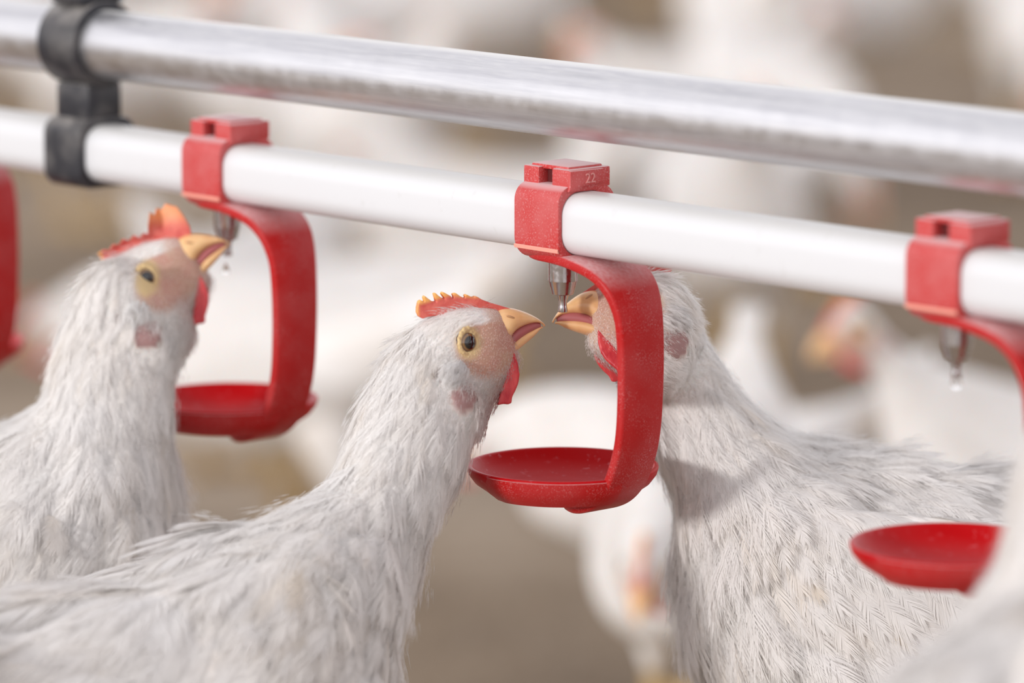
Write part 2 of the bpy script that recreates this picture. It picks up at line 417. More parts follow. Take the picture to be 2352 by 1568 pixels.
# the moulded 22 of the middle drinker
tcu = bpy.data.curves.new('mould_number', 'FONT'); tcu.body = '22'; tcu.size = .0052; tcu.extrude = .00025; tcu.align_x = 'CENTER'
to = bpy.data.objects.new('tmp', tcu); COL.objects.link(to)
dg = bpy.context.evaluated_depsgraph_get(); me = bpy.data.meshes.new_from_object(to.evaluated_get(dg)); bpy.data.objects.remove(to)
M['num'] = Mat('worn_pink_plastic', (.76, .30, .28), .6).m
no = link('mould_number', me, M['num'], [c for c in dr.children if c.name.startswith('latch') and not c.name.startswith(('latch_lid', 'latch_slot'))][0], False)
no.rotation_euler = (math.pi / 2, 0, math.pi / 2); no.location = (.01335, .0015, .0152); tag(no, 'raised number 22')

def drop(loc, r, label):
    prof = [(.02, 1.9), (.25, 1.5), (.6, .8), (.92, .2), (1, -.25), (.85, -.75), (.5, -1.02), (.02, -1.12)]
    o = link('water_drop', lathe('water_drop', [(a_ * r, b_ * r) for a_, b_ in prof], 24), M['water']); o.location = loc
    tag(o, label, 'water drop')
drop((.2, 0, PIPE_Z - .0372), .0021, 'clear water drop hanging from the nipple of the right drinker')
drop((-.2, -.001, PIPE_Z - .0410), .0016, 'clear water drop falling below the left drinker nipple')

# ------------------------------------------------------------------ hens
# head profile, measured in mm from the eye line: (top x,z  bottom x,z  half width)
CY = .94
def hx(u): return (u - 1077) / 6.1 / CY
def hz(v): return (773 - v) / 6.1
def h2(u, v): return (hx(u), hz(v))
HEAD = [((1152, 722), (1184, 816), 3.4), ((1143, 711), (1190, 838), 5.6), ((1125, 706), (1172, 868), 8.2), ((1105, 704), (1146, 898), 10.6), ((1068, 702), (1128, 925), 12.6),
        ((1025, 706), (1112, 952), 14.2), ((982, 724), (1100, 980), 15.6)]
HEAD = [(h2(*t), h2(*b), w_) for t, b, w_ in HEAD]
COMB_C = [(-21, 8), (-22, 12), (-19, 13.5), (-17.5, 11.5), (-15, 15), (-13, 12.6), (-10.5, 16.2), (-8.5, 13.5), (-6, 16.8), (-4, 14), (-2, 17), (-.5, 14.5), (.5, 19), (2.0, 22.5), (3.6, 21.2), (5, 24.5), (7.2, 23.6), (9, 25.5), (11, 23.5), (13.2, 22.5), (15, 18), (16.5, 12.5), (16, 8), (8, 7), (0, 8), (-10, 6), (-18, 4)]
def zm(p): return (900 + p[0] / 3.564, 600 + p[1] / 3.564)
COMB = [(205, 390), (208, 340), (218, 300), (237, 288), (270, 320), (256, 268), (266, 254), (285, 272), (320, 300), (372, 322), (352, 285), (341, 245), (353, 236), (385, 268), (448, 308), (415, 262), (402, 240), (416, 232), (460, 258),
        (508, 314), (500, 256), (518, 245), (550, 272), (604, 302), (590, 272), (604, 262), (640, 282), (662, 298), (672, 283), (692, 285), (730, 312), (800, 343), (900, 378), (985, 408), (1000, 430), (960, 470), (840, 430), (700, 420), (560, 420), (430, 420), (350, 425), (290, 430), (250, 442), (222, 428)]
COMB = [h2(*zm(p)) for p in COMB]
WATT = [(930, 700), (960, 760), (985, 850), (990, 940), (975, 1010), (945, 1070), (918, 1115), (914, 1160), (890, 1172), (845, 1166), (800, 1172), (812, 1110), (835, 1050), (862, 990), (880, 920), (900, 820), (905, 740)]
WATT = [h2(*zm(p)) for p in WATT]
UBK = [((1136, 716), (1143, 824), 6.0), ((1150, 711), (1150, 816), 6.3), ((1168, 711), (1160, 792), 5.9), ((1188, 716), (1176, 768), 5.0), ((1210, 725), (1200, 754), 3.9), ((1230, 736), (1226, 748.5), 2.7), ((1244, 747), (1243, 752), 1.5), ((1252, 757), (1251, 759), .35)]
LBK = [((1147, 812), (1156, 832), 5.4), ((1160, 797), (1175, 816), 5.2), ((1177, 781), (1193, 804), 4.4), ((1198, 770), (1210, 792), 3.4), ((1220, 763), (1227, 779), 2.2), ((1236, 759), (1239, 767), 1.2), ((1246, 759), (1247, 762), .4)]
MTH = [((1150, 796), (1158, 814), 4.6), ((1166, 768), (1182, 794), 4.2), ((1196, 750), (1204, 778), 3.2), ((1222, 745), (1226, 767), 2.0), ((1240, 750), (1241, 761), .9)]

UBK, LBK, MTH = ([(h2(*t), h2(*b), w_) for t, b, w_ in Q] for Q in (UBK, LBK, MTH))

def sect_rings(tops, bots, hws, per, nr=24, power=2.15, lat_hint=None, inset=0.):
    A = catmull(np.hstack([tops, bots, np.array(hws)[:, None]]), per)
    t, b, h = A[:, :3], A[:, 3:6], A[:, 6]
    c = (t + b) / 2; ax = t - b; ln = np.linalg.norm(ax, axis=1)[:, None]; ax = ax / np.maximum(ln, 1e-9)
    tg = np.gradient(c, axis=0); tg /= np.maximum(np.linalg.norm(tg, axis=1)[:, None], 1e-9)
    lat = np.cross(ax, tg); lat /= np.maximum(np.linalg.norm(lat, axis=1)[:, None], 1e-9)
    for i in range(1, len(lat)):
        if np.dot(lat[i], lat[i - 1]) < 0: lat[i] *= -1
    k = np.ones(5) / 5
    lat = np.stack([np.convolve(np.pad(lat[:, q], 2, 'edge'), k, 'valid') for q in range(3)], 1); lat /= np.linalg.norm(lat, axis=1)[:, None]
    rings = []
    for i in range(len(A)):
        r = []
        for j in range(nr):
            th = 2 * math.pi * j / nr; cs, sn = math.cos(th), math.sin(th)
            px = np.sign(cs) * abs(cs) ** (2 / power); py = np.sign(sn) * abs(sn) ** (2 / power)
            r.append(c[i] + ax[i] * max(ln[i, 0] / 2 - inset, .0004) * py + lat[i] * max(h[i] - inset, .0003) * px)
        rings.append(r)
    return rings, c, tg, h

def head_part(name, secs, HM, mat, parent, per=4, off=0.):
    tops = np.array([HM @ Vector((t[0] * MM, off * MM, t[1] * MM)) for t, b, w_ in secs]); bots = np.array([HM @ Vector((b[0] * MM, off * MM, b[1] * MM)) for t, b, w_ in secs])
    rings, *_ = sect_rings(tops, bots, [w_ * MM for *_, w_ in secs], per, 20)
    return link(name, loft(name, rings), mat, parent)

def slab(poly, th, vox=.00045, sm=4, bend=0.):
    """a rounded fleshy plate: outline poly (mm, x-z plane) with thickness th"""
    bm = bmesh.new()
    V = [[bm.verts.new((x * MM, s * th * MM / 2, z * MM)) for x, z in poly] for s in (-1, 1)]
    n = len(poly)
    for i in range(n):
        j = (i + 1) % n; bm.faces.new((V[0][i], V[0][j], V[1][j], V[1][i]))
    bm.faces.new(V[0][::-1]); bm.faces.new(V[1]); bmesh.ops.triangulate(bm, faces=bm.faces[:])
    me = bm_mesh('slab', bm)
    return baked(me, [('REMESH', dict(mode='VOXEL', voxel_size=vox)), ('SMOOTH', dict(factor=.5, iterations=sm))])

def xform(me, Mx): me.transform(Mx); return me

# ---- feathers as real barbs
def feathers(P, N, T, L, Wd, nb, lift, curl, tint, jit=.25, bw=1.15, fan=38.):
    """P,N,T (n,3); L,Wd (n) lengths; nb barbs each side -> verts, quads, tris, tint"""
    n = len(P); B = np.cross(N, T)
    s = np.linspace(.06, 1., nb)[None, :, None]                               # along rachis
    side = np.array([-1, 1])
    out_v = []; out_t = []; out_n = []
    L_ = L[:, None, None]; W_ = Wd[:, None, None]
    lf = lift[:, None, None]; cu = curl
    for sd_ in side:
        ss = s + rng.normal(0, .012, (n, nb, 1))
        prof = np.sqrt(np.clip(1 - (2 * np.clip(ss, 0, 1) - 1.05) ** 2 / 1.35, .03, 1))   # vane half-width
        base_s = ss * .93
        fa = math.radians(fan) * (1.15 - .75 * ss) * (1 + rng.normal(0, jit * .4, (n, nb, 1)))
        lb = (W_ / 2 * prof) / np.maximum(np.sin(math.radians(fan)), .2) * (1 + rng.normal(0, jit * .5, (n, nb, 1)))
        def pos(along, across, drop):
            return P[:, None, :] + T[:, None, :] * along + B[:, None, :] * across + N[:, None, :] * drop
        al0 = base_s * L_; ac0 = np.zeros_like(al0)
        al1 = al0 + lb * .5 * np.cos(fa); ac1 = sd_ * lb * .5 * np.sin(fa)
        al2 = al0 + lb * np.cos(fa * .55); ac2 = sd_ * lb * np.sin(fa * .92)
        def hh(al, ac): 
            q = al / L_
            return lf * L_ * q - cu * L_ * q * q - .35 * (ac ** 2) / np.maximum(W_, 1e-4) + .0003
        jz = rng.normal(0, .02, (n, nb, 1)) * L_ * jit
        h0, h1, h2_ = hh(al0, ac0), hh(al1, ac1) + jz * .4, hh(al2, ac2) + jz
        wd = L_ / nb * bw * .5
        # width runs along the rachis direction
        v = np.stack([pos(al0 - wd, ac0, h0), pos(al0 + wd, ac0, h0), pos(al1 - wd * .9, ac1, h1), pos(al1 + wd * .9, ac1, h1), pos(al2, ac2, h2_)], 2)
        sn_ = N[:, None, None, :] * .85 + np.zeros((n, nb, 5, 3)) + (B * sd_ * .22)[:, None, None, :] * np.array([0, 0, .5, .5, 1])[None, None, :, None]
        sn_ = sn_ + (T * -.12)[:, None, None, :] * (ss[..., None] - .5) * 2 + rng.normal(0, .05, (n, nb, 1, 3))
        if sd_ < 0: v = v[:, :, [1, 0, 3, 2, 4]]
        out_n.append((sn_ / np.linalg.norm(sn_, axis=3, keepdims=True)).reshape(-1, 5, 3))
        out_v.append(v.reshape(-1, 5, 3)); out_t.append(np.repeat(tint, nb))
    return np.concatenate(out_v), np.concatenate(out_t), np.concatenate(out_n)

def feather_mesh(name, chunks):
    V, T, NN = (np.concatenate([c[i] for c in chunks]) for i in range(3)); m = len(V)
    me = bpy.data.meshes.new(name); me.vertices.add(m * 5); me.vertices.foreach_set('co', V.reshape(-1).astype(np.float32))
    b = np.arange(m)[:, None] * 5
    li = np.hstack([b + [0, 1, 3, 2], b + [2, 3, 4]]).reshape(-1).astype(np.int32)
    me.loops.add(m * 7); me.loops.foreach_set('vertex_index', li)
    st = (np.arange(m)[:, None] * 7 + [0, 4]).reshape(-1).astype(np.int32)
    me.polygons.add(m * 2); me.polygons.foreach_set('loop_start', st)
    me.update(calc_edges=True)
    set_attr(me, 'tint', np.repeat(T, 5)[:len(me.vertices)])
    me.polygons.foreach_set('use_smooth', np.ones(m * 2, dtype=bool))
    me.normals_split_custom_set_from_vertices(NN.reshape(-1, 3).tolist())
    return me

def vnoise(P, freq, seed):
    """cheap smooth 3-D noise"""
    r = np.random.default_rng(seed); out = np.zeros(len(P))
    for k in range(5):
        d = r.normal(size=3); d /= np.linalg.norm(d); out += np.sin(P @ d * freq * (1 + .5 * k) * 2 * math.pi + r.uniform(0, 6.28)) / (1 + .3 * k)
    return out / 2.2

def sample_mesh(me, n, wfun=None):
    me.calc_loop_triangles(); co = co_array(me)
    tr = np.empty(len(me.loop_triangles) * 3, dtype=np.int32); me.loop_triangles.foreach_get('vertices', tr); tr = tr.reshape(-1, 3)
    a_, b_, c_ = co[tr[:, 0]], co[tr[:, 1]], co[tr[:, 2]]; nr = np.cross(b_ - a_, c_ - a_); ar = np.linalg.norm(nr, axis=1) / 2
    vn = np.empty(len(me.vertices) * 3); me.vertices.foreach_get('normal', vn); vn = vn.reshape(-1, 3)
    if wfun is not None: ar = ar * wfun((a_ + b_ + c_) / 3); n = int(n * ar.sum())
    idx = rng.choice(len(tr), n, p=ar / ar.sum()); r1 = np.sqrt(rng.random(n))[:, None]; r2 = rng.random(n)[:, None]
    P = a_[idx] * (1 - r1) + b_[idx] * r1 * (1 - r2) + c_[idx] * r1 * r2
    N = vn[tr[idx, 0]] * (1 - r1) + vn[tr[idx, 1]] * r1 * (1 - r2) + vn[tr[idx, 2]] * r1 * r2
    N /= np.linalg.norm(N, axis=1)[:, None]
    return P, N, ar.sum()

def bez_leg(parent, hip, knee, foot, fwd, thick=.0058):
    """scaly shank with four toes as one mesh"""
    bm = bmesh.new()
    def tube(pts, rad, n=10):
        rings = []
        for i, (p, r) in enumerate(zip(pts, rad)):
            d = (pts[min(i + 1, len(pts) - 1)] - pts[max(i - 1, 0)]).normalized(); u = d.orthogonal().normalized(); q = d.cross(u)
            rings.append([bm.verts.new(p + (u * math.cos(2 * math.pi * k / n) + q * math.sin(2 * math.pi * k / n)) * r) for k in range(n)])
        for a_, b_ in zip(rings[:-1], rings[1:]):
            for k in range(n): bm.faces.new((a_[k], a_[(k + 1) % n], b_[(k + 1) % n], b_[k]))
        bm.faces.new(rings[0][::-1]); bm.faces.new(rings[-1])
    tube([hip, (hip + knee) / 2, knee], [.008, .008, .0070]); tube([knee, knee.lerp(foot, .5), foot], [.0068, .0052, .0062])
    side = Vector((0, 0, 1)).cross(fwd).normalized()
    for an, ln in ((-32, .050), (0, .060), (32, .050), (180, .022)):
        d = (fwd * math.cos(math.radians(an)) + side * math.sin(math.radians(an)))
        g = Vector((foot.x, foot.y, 0.0055))
        tube([foot, g + d * ln * .5, g + d * ln, g + d * (ln + .01) - Vector((0, 0, .003))], [.0058, .0046, .0036, .0012], 8)
    return link('leg', bm_mesh('leg', bm), M['leg'], parent)

def build_hen(base_name, HM, neck, detail, label, group=None, lateral=None, coat='skin', seed=3, combflop=0., legs=True, vox=.0019, dens=1., loc=None, lobeM=True):
    """HM: head matrix (x forward, y left, z up); neck: list of (top, bottom, half width in m)"""
    root = empty(base_name, loc or (0, 0, 0)); O = Vector(root.location)
    inv = Matrix.Translation(-O); HMl = inv @ HM
    tops = [HMl @ Vector((t[0] * MM, 0, t[1] * MM)) for t, b, w_ in HEAD] + [Vector(t) - O for t, b, w_ in neck]
    bots = [HMl @ Vector((b[0] * MM, 0, b[1] * MM)) for t, b, w_ in HEAD] + [Vector(b) - O for t, b, w_ in neck]
    hws = [w_ * MM for *_, w_ in HEAD] + [w_ for *_, w_ in neck]
    rings, C, TG, H = sect_rings(np.array(tops), np.array(bots), hws, 5, 32)
    if detail:   # pull the core in under the plumage
        r2 = []
        for i, r in enumerate(rings):
            s_i = i / 5.
            ins = np.interp(s_i, [0, 3.5, 6, 8, 12, 16, 30], [0, 0, .0010, .0026, .0040, .0050, .0050])
            r2.append([p + (C[i] - p) / max(np.linalg.norm(C[i] - p), 1e-6) * min(ins, np.linalg.norm(C[i] - p) * .5) for p in r])
        rings = r2
    me = loft('body', rings)
    me = baked(me, [('REMESH', dict(mode='VOXEL', voxel_size=vox)), ('SMOOTH', dict(factor=.5, iterations=6 if detail else 3))])
    co = co_array(me); HI = np.array(HMl.inverted()); hl = (co @ HI[:3, :3].T + HI[:3, 3]) / MM
    ex, ez = EYE
    sk = 1 - sstep(np.sqrt(((hl[:, 0] - 4.5) / 15.5) ** 2 + ((hl[:, 2] + 2.5) / 13.0) ** 2) + .8 * sstep(hl[:, 2], 5.0, 8.5) * (1 - sstep(hl[:, 0], 5, 10)), .78, 1.08)
    thr = sstep(hl[:, 0], 2, 8) * sstep(hl[:, 2], -36, -28) * (hl[:, 0] > -5)
    sk = np.maximum(sk, thr * .75)
    dl = np.sqrt(((hl[:, 0] + 9.0) / 6.6) ** 2 + ((hl[:, 2] + 19.8) / 5.8) ** 2 + ((np.abs(hl[:, 1]) < 5) * 9.)) + .13 * vnoise(hl / 1000., 160, 77); lobe = 1 - sstep(dl, .75, 1.1)
    dr_ = np.sqrt(((hl[:, 0] - ex) / 5.6) ** 2 + ((hl[:, 2] - ez) / 6.6) ** 2); ring = (1 - sstep(dr_, .7, 1.15)) * .8
    ear = 1 - sstep(np.sqrt(((hl[:, 0] + 17.5) / 3.2) ** 2 + ((hl[:, 2] + 10.5) / 3.2) ** 2), .4, 1.1)
    if detail:   # relief: lobe and ear tuft stand proud, eye socket sunk
        vn = np.empty(len(me.vertices) * 3); me.vertices.foreach_get('normal', vn); vn = vn.reshape(-1, 3)
        sidem = (np.abs(hl[:, 1]) > 5)
        tuft = (1 - sstep(np.sqrt(((hl[:, 0] + 11.) / 6.0) ** 2 + ((hl[:, 2] + 9.8) / 4.0) ** 2), .5, 1.1)) * sidem
        co2 = co + vn * ((lobe * 1.3 + tuft * .8 - ear * sidem * 1.6)[:, None] * MM)
        si = ((co[:, None, :] - C[None, ::3, :]) ** 2).sum(2).argmin(1) * 3 / 5.
        lump = sstep(si, 8, 14)[:, None] * vn * ((vnoise(co, 13, seed + 40) + .6 * vnoise(co, 27, seed + 50)) * 2.6 * MM)[:, None]
        co2 = co2 + lump
        me.vertices.foreach_set('co', co2.reshape(-1).astype(np.float32)); me.update(); co = co2
    set_attr(me, 'skin', sk if lobeM else sk * .85); set_attr(me, 'lobe', lobe); set_attr(me, 'ring', ring * (np.abs(hl[:, 1]) > 4)); set_attr(me, 'ear', ear * (np.abs(hl[:, 1]) > 5))
    body = link('body', me, M[coat], root)
    # comb and wattles
    cm = slab(COMB_C if combflop else COMB, 2.6 if detail else 3.4, .00030 if detail else .0011, 1 if detail else 2)
    cc = co_array(cm) / MM
    xs = np.array([p[0] for p in COMB]); lo = np.interp(cc[:, 0], [hx(957), hx(1030), hx(1100), hx(1175)], [hz(712), hz(694), hz(704), hz(716)])
    tip = sstep(cc[:, 2] - lo, 2.2, 4.4) * (1 - sstep(cc[:, 0], 0, 8)) if not combflop else sstep(cc[:, 2] - lo, 3, 11) * .5; tip = np.maximum(tip, .75 * (1 - sstep(cc[:, 0], hx(957), hx(966))))
    if combflop:
        hgt = np.clip(cc[:, 2] - lo, 0, None)
        prof = np.interp(cc[:, 0], [-22, -14, -2, 2, 6, 16], [-combflop, -combflop, -combflop, 0, combflop * .5, 0])
        cc[:, 1] += prof * hgt; cc[:, 2] -= np.abs(prof) * hgt * .35
        cm.vertices.foreach_set('co', (cc * MM).reshape(-1).astype(np.float32)); cm.update()
    set_attr(cm, 'tip', tip)
    link('comb', xform(cm, HMl), M['comb'], root)
    for sgn in (-1, 1):
        wm = slab(WATT, 2.4 if detail else 3.4, .0005 if detail else .0012, 4 if detail else 2)
        Mx = HMl @ Matrix.Translation((0, sgn * 4.2 * MM, 0)) @ Matrix.Rotation(math.radians(10 * sgn), 4, 'X')
        link('wattle', xform(wm, Mx), M['wattle'], root)
    ub = head_part('upper_beak', UBK, HMl, M['beak'], root); lb = head_part('lower_beak', LBK, HMl, M['beak'], root)
    if detail: head_part('mouth_lining', MTH, HMl, M['mouth'], lb)
    for sgn in (-1, 1):
        # eye sits on the surface of the face
        tgt = np.array(HMl @ Vector((ex * MM, sgn * 14 * MM, ez * MM)))
        cand = np.where(np.sign(hl[:, 1]) == sgn)[0]
        d2 = ((hl[cand, 0] - ex) ** 2 + (hl[cand, 2] - ez) ** 2); near = cand[np.argsort(d2)[:24]]
        yv = hl[near, 1].mean() + sgn * .45
        nrm = Vector((math.sin(math.radians(14)), sgn * math.cos(math.radians(14)), .10)).normalized()
        R = nrm.to_track_quat('Z', 'Y').to_matrix().to_4x4()
        pc = HMl @ Matrix.Translation(Vector((ex * MM, yv * MM, ez * MM)) - nrm * 2.6 * MM) @ R
        r_e = 4.5 * MM
        bm = bmesh.new(); bmesh.ops.create_uvsphere(bm, u_segments=32, v_segments=20, radius=r_e); em = bm_mesh('eye', bm)
        ec = co_array(em); set_attr(em, 'iris', np.clip(np.sqrt(ec[:, 0] ** 2 + ec[:, 1] ** 2) / (3.9 * MM), 0, 1) * (ec[:, 2] > 0) + (ec[:, 2] <= 0))
        eye = link('eye', xform(em, pc), M['eye'], root)
        if detail:
            bm = bmesh.new(); nM, nm = 40, 12; vs = []
            for i in range(nM):
                a1 = 2 * math.pi * i / nM; row = []
                wav = 1 + .035 * math.sin(a1 * 14)
                for j in range(nm):
                    a2 = 2 * math.pi * j / nm; rr_ = (4.2 + 1.25 * math.cos(a2)) * wav
                    row.append(bm.verts.new((rr_ * math.cos(a1) * .86 * MM, rr_ * math.sin(a1) * 1.12 * MM, (2.25 + .75 * math.sin(a2)) * MM)))
                vs.append(row)
            for i in range(nM):
                for j in range(nm): bm.faces.new((vs[i][j], vs[(i + 1) % nM][j], vs[(i + 1) % nM][(j + 1) % nm], vs[i][(j + 1) % nm]))
            link('eyelid', xform(bm_mesh('eyelid', bm), pc), M['lid'], eye)
            bm = bmesh.new(); bmesh.ops.create_uvsphere(bm, u_segments=16, v_segments=8, radius=1.)
            nm_ = bm_mesh('nostril', bm); nm_.transform(HMl @ Matrix.Translation((hx(1163) * MM, sgn * 4.75 * MM, hz(728) * MM)) @ Matrix.Rotation(.35, 4, 'Y') @ Matrix.Diagonal((1.9 * MM, .6 * MM, .5 * MM, 1)))
            link('nostril', nm_, M['nostril'], ub)
    # wings
    nh = len(HEAD); k0 = nh + len(neck)
    wing_me = []
    Ts = np.array(tops[nh:]); Bs = np.array(bots[nh:]); Hs = np.array(hws[nh:]); cen = (Ts + Bs) / 2
    i0 = int(np.argmax(Hs > .051)); i1 = min(len(Hs) - 1, i0 + 5)
    for sgn in (-1, 1):
        tp = []; bt = []; hw = []
        for i in range(i0, i1 + 1):
            f = (i - i0) / (i1 - i0); ax = Ts[i] - Bs[i]; tg_ = cen[min(i + 1, len(cen) - 1)] - cen[i - 1]
            la = np.cross(ax, tg_); la /= np.linalg.norm(la)
            c_ = cen[i] + la * sgn * (Hs[i] - .0125) + ax * (.04 + .12 * f); hgt = np.linalg.norm(ax) * .27 * math.sin(math.pi * min(.12 + .80 * f, 1)) ** .6
            u_ = ax / np.linalg.norm(ax); tp.append(c_ + u_ * hgt); bt.append(c_ - u_ * hgt); hw.append(.012 * math.sin(math.pi * min(.15 + .8 * f, 1)) + .002)
        rg, *_ = sect_rings(np.array(tp), np.array(bt), hw, 4, 20)
        wm = loft('wing', rg)
        if detail: wm = baked(wm, [('SUBSURF', dict(levels=1))])
        link('wing', wm, M['bg_plume'] if coat != 'cream_plume' else M['cream_plume'], root); wing_me.append(wm)
    # legs
    if legs:
        ib = int(np.argmin(Bs[:, 2] + np.abs(np.arange(len(Bs)) - (i0 + 3)) * .012)); fwd = Vector(cen[0] - cen[-1]); fwd.z = 0; fwd.normalize(); sidev = Vector((0, 0, 1)).cross(fwd)
        for sgn in (-1, 1):
            hip = Vector(Bs[ib]) + sidev * sgn * .035 + Vector((0, 0, .02)); gz = -O.z
            knee = Vector((hip.x, hip.y, gz + max(.078, .46 * (hip.z - gz)))) - fwd * .022; foot = Vector((hip.x, hip.y, gz + .010)) + fwd * .004
            bez_leg(root, hip, knee, foot, fwd)
            dv = (knee - hip); ts = []; bs = []; ws = []
            for f_, r_ in ((-.35, .016), (0, .024), (.3, .021), (.6, .014), (.85, .009), (.97, .0072)):
                c_ = hip + dv * f_; ts.append(c_ + fwd * r_); bs.append(c_ - fwd * r_); ws.append(r_ * .8)
            rg, *_ = sect_rings(np.array([tuple(q_) for q_ in ts]), np.array([tuple(q_) for q_ in bs]), ws, 3, 16)
            link('thigh', loft('thigh', rg), M['bg_plume'], root)
    if detail:
        chunks = []
        def flow(P, N):
            d = ((P[:, None, :] - C[None, ::2, :]) ** 2).sum(2); j = d.argmin(1) * 2
            T = TG[j]; T = T + np.array([0, 0, -.28]); 
            T = T + .25 * np.stack([vnoise(P, 20, seed + q) for q in range(3)], 1)
            T = T - N * (T * N).sum(1)[:, None]; T /= np.maximum(np.linalg.norm(T, axis=1)[:, None], 1e-6)
            return T, j / 5.
        def hloc(P): return (P @ HI[:3, :3].T + HI[:3, 3]) / MM
        def facedist(P):
            q = hloc(P); return np.sqrt(((q[:, 0] - 4.5) / 15.5) ** 2 + ((q[:, 2] + 2.5) / 13.0) ** 2) + .8 * sstep(q[:, 2], 5.0, 8.5) * (1 - sstep(q[:, 0], 5, 10)), q
        # pass 1: soft head and neck plumes
        area = sample_mesh(me, 10)[2]
        P, N, _ = sample_mesh(me, int(area * 430000 * dens)); T, s_ = flow(P, N); fd, q = facedist(P)
        dlb = np.sqrt(((q[:, 0] + 9.0) / 6.6) ** 2 + ((q[:, 2] + 19.8) / 5.8) ** 2)
        keep = (s_ < 19) & (fd > .93 - .10 * (q[:, 2] > 0)) & ~((dlb < 1.0)) & (q[:, 0] < 14) & (rng.random(len(P)) < np.interp(s_, [0, 5, 10, 15, 19], [1, 1, .85, .55, .25]))
        P, N, T, s_, fd, q = (x[keep] for x in (P, N, T, s_, fd, q))
        Lh = np.interp(s_, [0, 2, 4, 6, 9, 13, 19], [2.0, 2.8, 5.0, 8.5, 12.5, 16, 20]) * MM * np.interp(fd, [.85, 1.0, 1.6], [.30, .5, 1.])
        front = sstep(q[:, 0], -4, 6) * (q[:, 2] < 0); Lh = Lh * (1 - .45 * front)
        cl = vnoise(P, 55, seed + 9) 
        Lh *= (1 + .25 * rng.normal(size=len(P)).clip(-1.5, 1.5) * .6) * (1 + .15 * cl)
        tint = np.clip(.30 + .25 * rng.random(len(P)) + .22 * vnoise(P, 30, seed + 4) + .25 * (rng.random(len(P)) < .05), 0, .97)
        lift = .09 + .07 * cl + .04 * rng.normal(size=len(P)); lift = np.clip(lift, .02, .4)
        chunks.append(feathers(P, N, T, Lh, Lh * .42, 7, lift, .05, tint, jit=.5, bw=.62, fan=24.))
        # fine stray hairs over head and neck
        P, N, _ = sample_mesh(me, int(area * 260000 * dens)); T, s_ = flow(P, N); fd, q = facedist(P)
        keep = (s_ < 16) & (fd > .80) & (q[:, 0] < 19) & ~((np.sqrt(((q[:, 0] + 9.0) / 6.6) ** 2 + ((q[:, 2] + 19.8) / 5.8) ** 2) < .85) & (rng.random(len(P)) < .8)); P, N, T, s_, fd, q = (x[keep] for x in (P, N, T, s_, fd, q))
        Lh = np.interp(s_, [0, 2, 4, 7, 16], [1.6, 2.4, 4.0, 9, 17]) * MM * np.interp(fd, [.8, 1.0, 1.5], [.35, .55, 1.]) * (.7 + .6 * rng.random(len(P)))
        chunks.append(feathers(P, N, T, Lh, Lh * .25, 2, np.full(len(P), .30) + .12 * rng.random(len(P)), .12, .2 + .3 * rng.random(len(P)), jit=.5, bw=.10, fan=14.))
        P, N, _ = sample_mesh(me, int(area * 110000 * dens)); T, s_ = flow(P, N)
        keep = s_ > 12; P, N, T, s_ = P[keep], N[keep], T[keep], s_[keep]
        Lh = np.interp(s_, [12, 20], [14, 24]) * MM * (.6 + .6 * rng.random(len(P)))
        chunks.append(feathers(P, N, T, Lh, Lh * .35, 6, .12 + .22 * rng.random(len(P)), .16, .1 + .4 * rng.random(len(P)), jit=.6, bw=.28, fan=22.))
        # face: short pale bristles, a woolly ear tuft and a crest of down along the comb
        def wface(c):
            f_, q_ = facedist(c); return ((f_ > .5) & (f_ < np.where((q_[:, 0] > -4) & (q_[:, 2] < -8), 2.4, 1.4)) & (q_[:, 0] > -16) & (q_[:, 2] < 3) & (q_[:, 0] < 21)).astype(float) * np.interp(f_, [.5, .8, 1.], [.12, .6, 1])
        P, N, _ = sample_mesh(me, 5.0e6 * dens, wface); T, s_ = flow(P, N)
        q = hloc(P); ey = np.hypot((q[:, 0] + 4.6) / 6.2, q[:, 2] / 6.2) > 1; P, N, T, q = P[ey], N[ey], T[ey], q[ey]
        Lh = (1.3 + 1.6 * rng.random(len(P)) ** 1.5) * MM * np.interp(q[:, 2], [-22, -12, 2], [2.1, 1.4, .6])
        chunks.append(feathers(P, N, T, Lh, Lh * .22, 2, .30 + .3 * rng.random(len(P)), .12, .3 + .55 * rng.random(len(P)), jit=.6, bw=.22, fan=14.))
        def wtuft(c):
            q_ = hloc(c); return (np.hypot((q_[:, 0] + 11.) / 5.6, (q_[:, 2] + 9.6) / 3.6) < 1.).astype(float)
        P, N, _ = sample_mesh(me, 1.5e6 * dens, wtuft); T, s_ = flow(P, N)
        Lh = (3. + 2.6 * rng.random(len(P))) * MM
        chunks.append(feathers(P, N, T, Lh, Lh * .40, 6, .42 + .35 * rng.random(len(P)), .25, .05 + .2 * rng.random(len(P)), jit=.5, bw=.6, fan=24.))
        def wcrown(c):
            q_ = hloc(c); return ((np.abs(q_[:, 1]) < 6) & (q_[:, 2] > 5) & (q_[:, 0] < 4) & (q_[:, 0] > -14)).astype(float)
        P, N, _ = sample_mesh(me, .7e6 * dens, wcrown); T, s_ = flow(P, N)
        Lh = (2.5 + 4. * rng.random(len(P))) * MM
        chunks.append(feathers(P, N, T, Lh, Lh * .25, 3, .45 + .45 * rng.random(len(P)), .2, .1 + .3 * rng.random(len(P)), jit=.6, bw=.14, fan=14.))
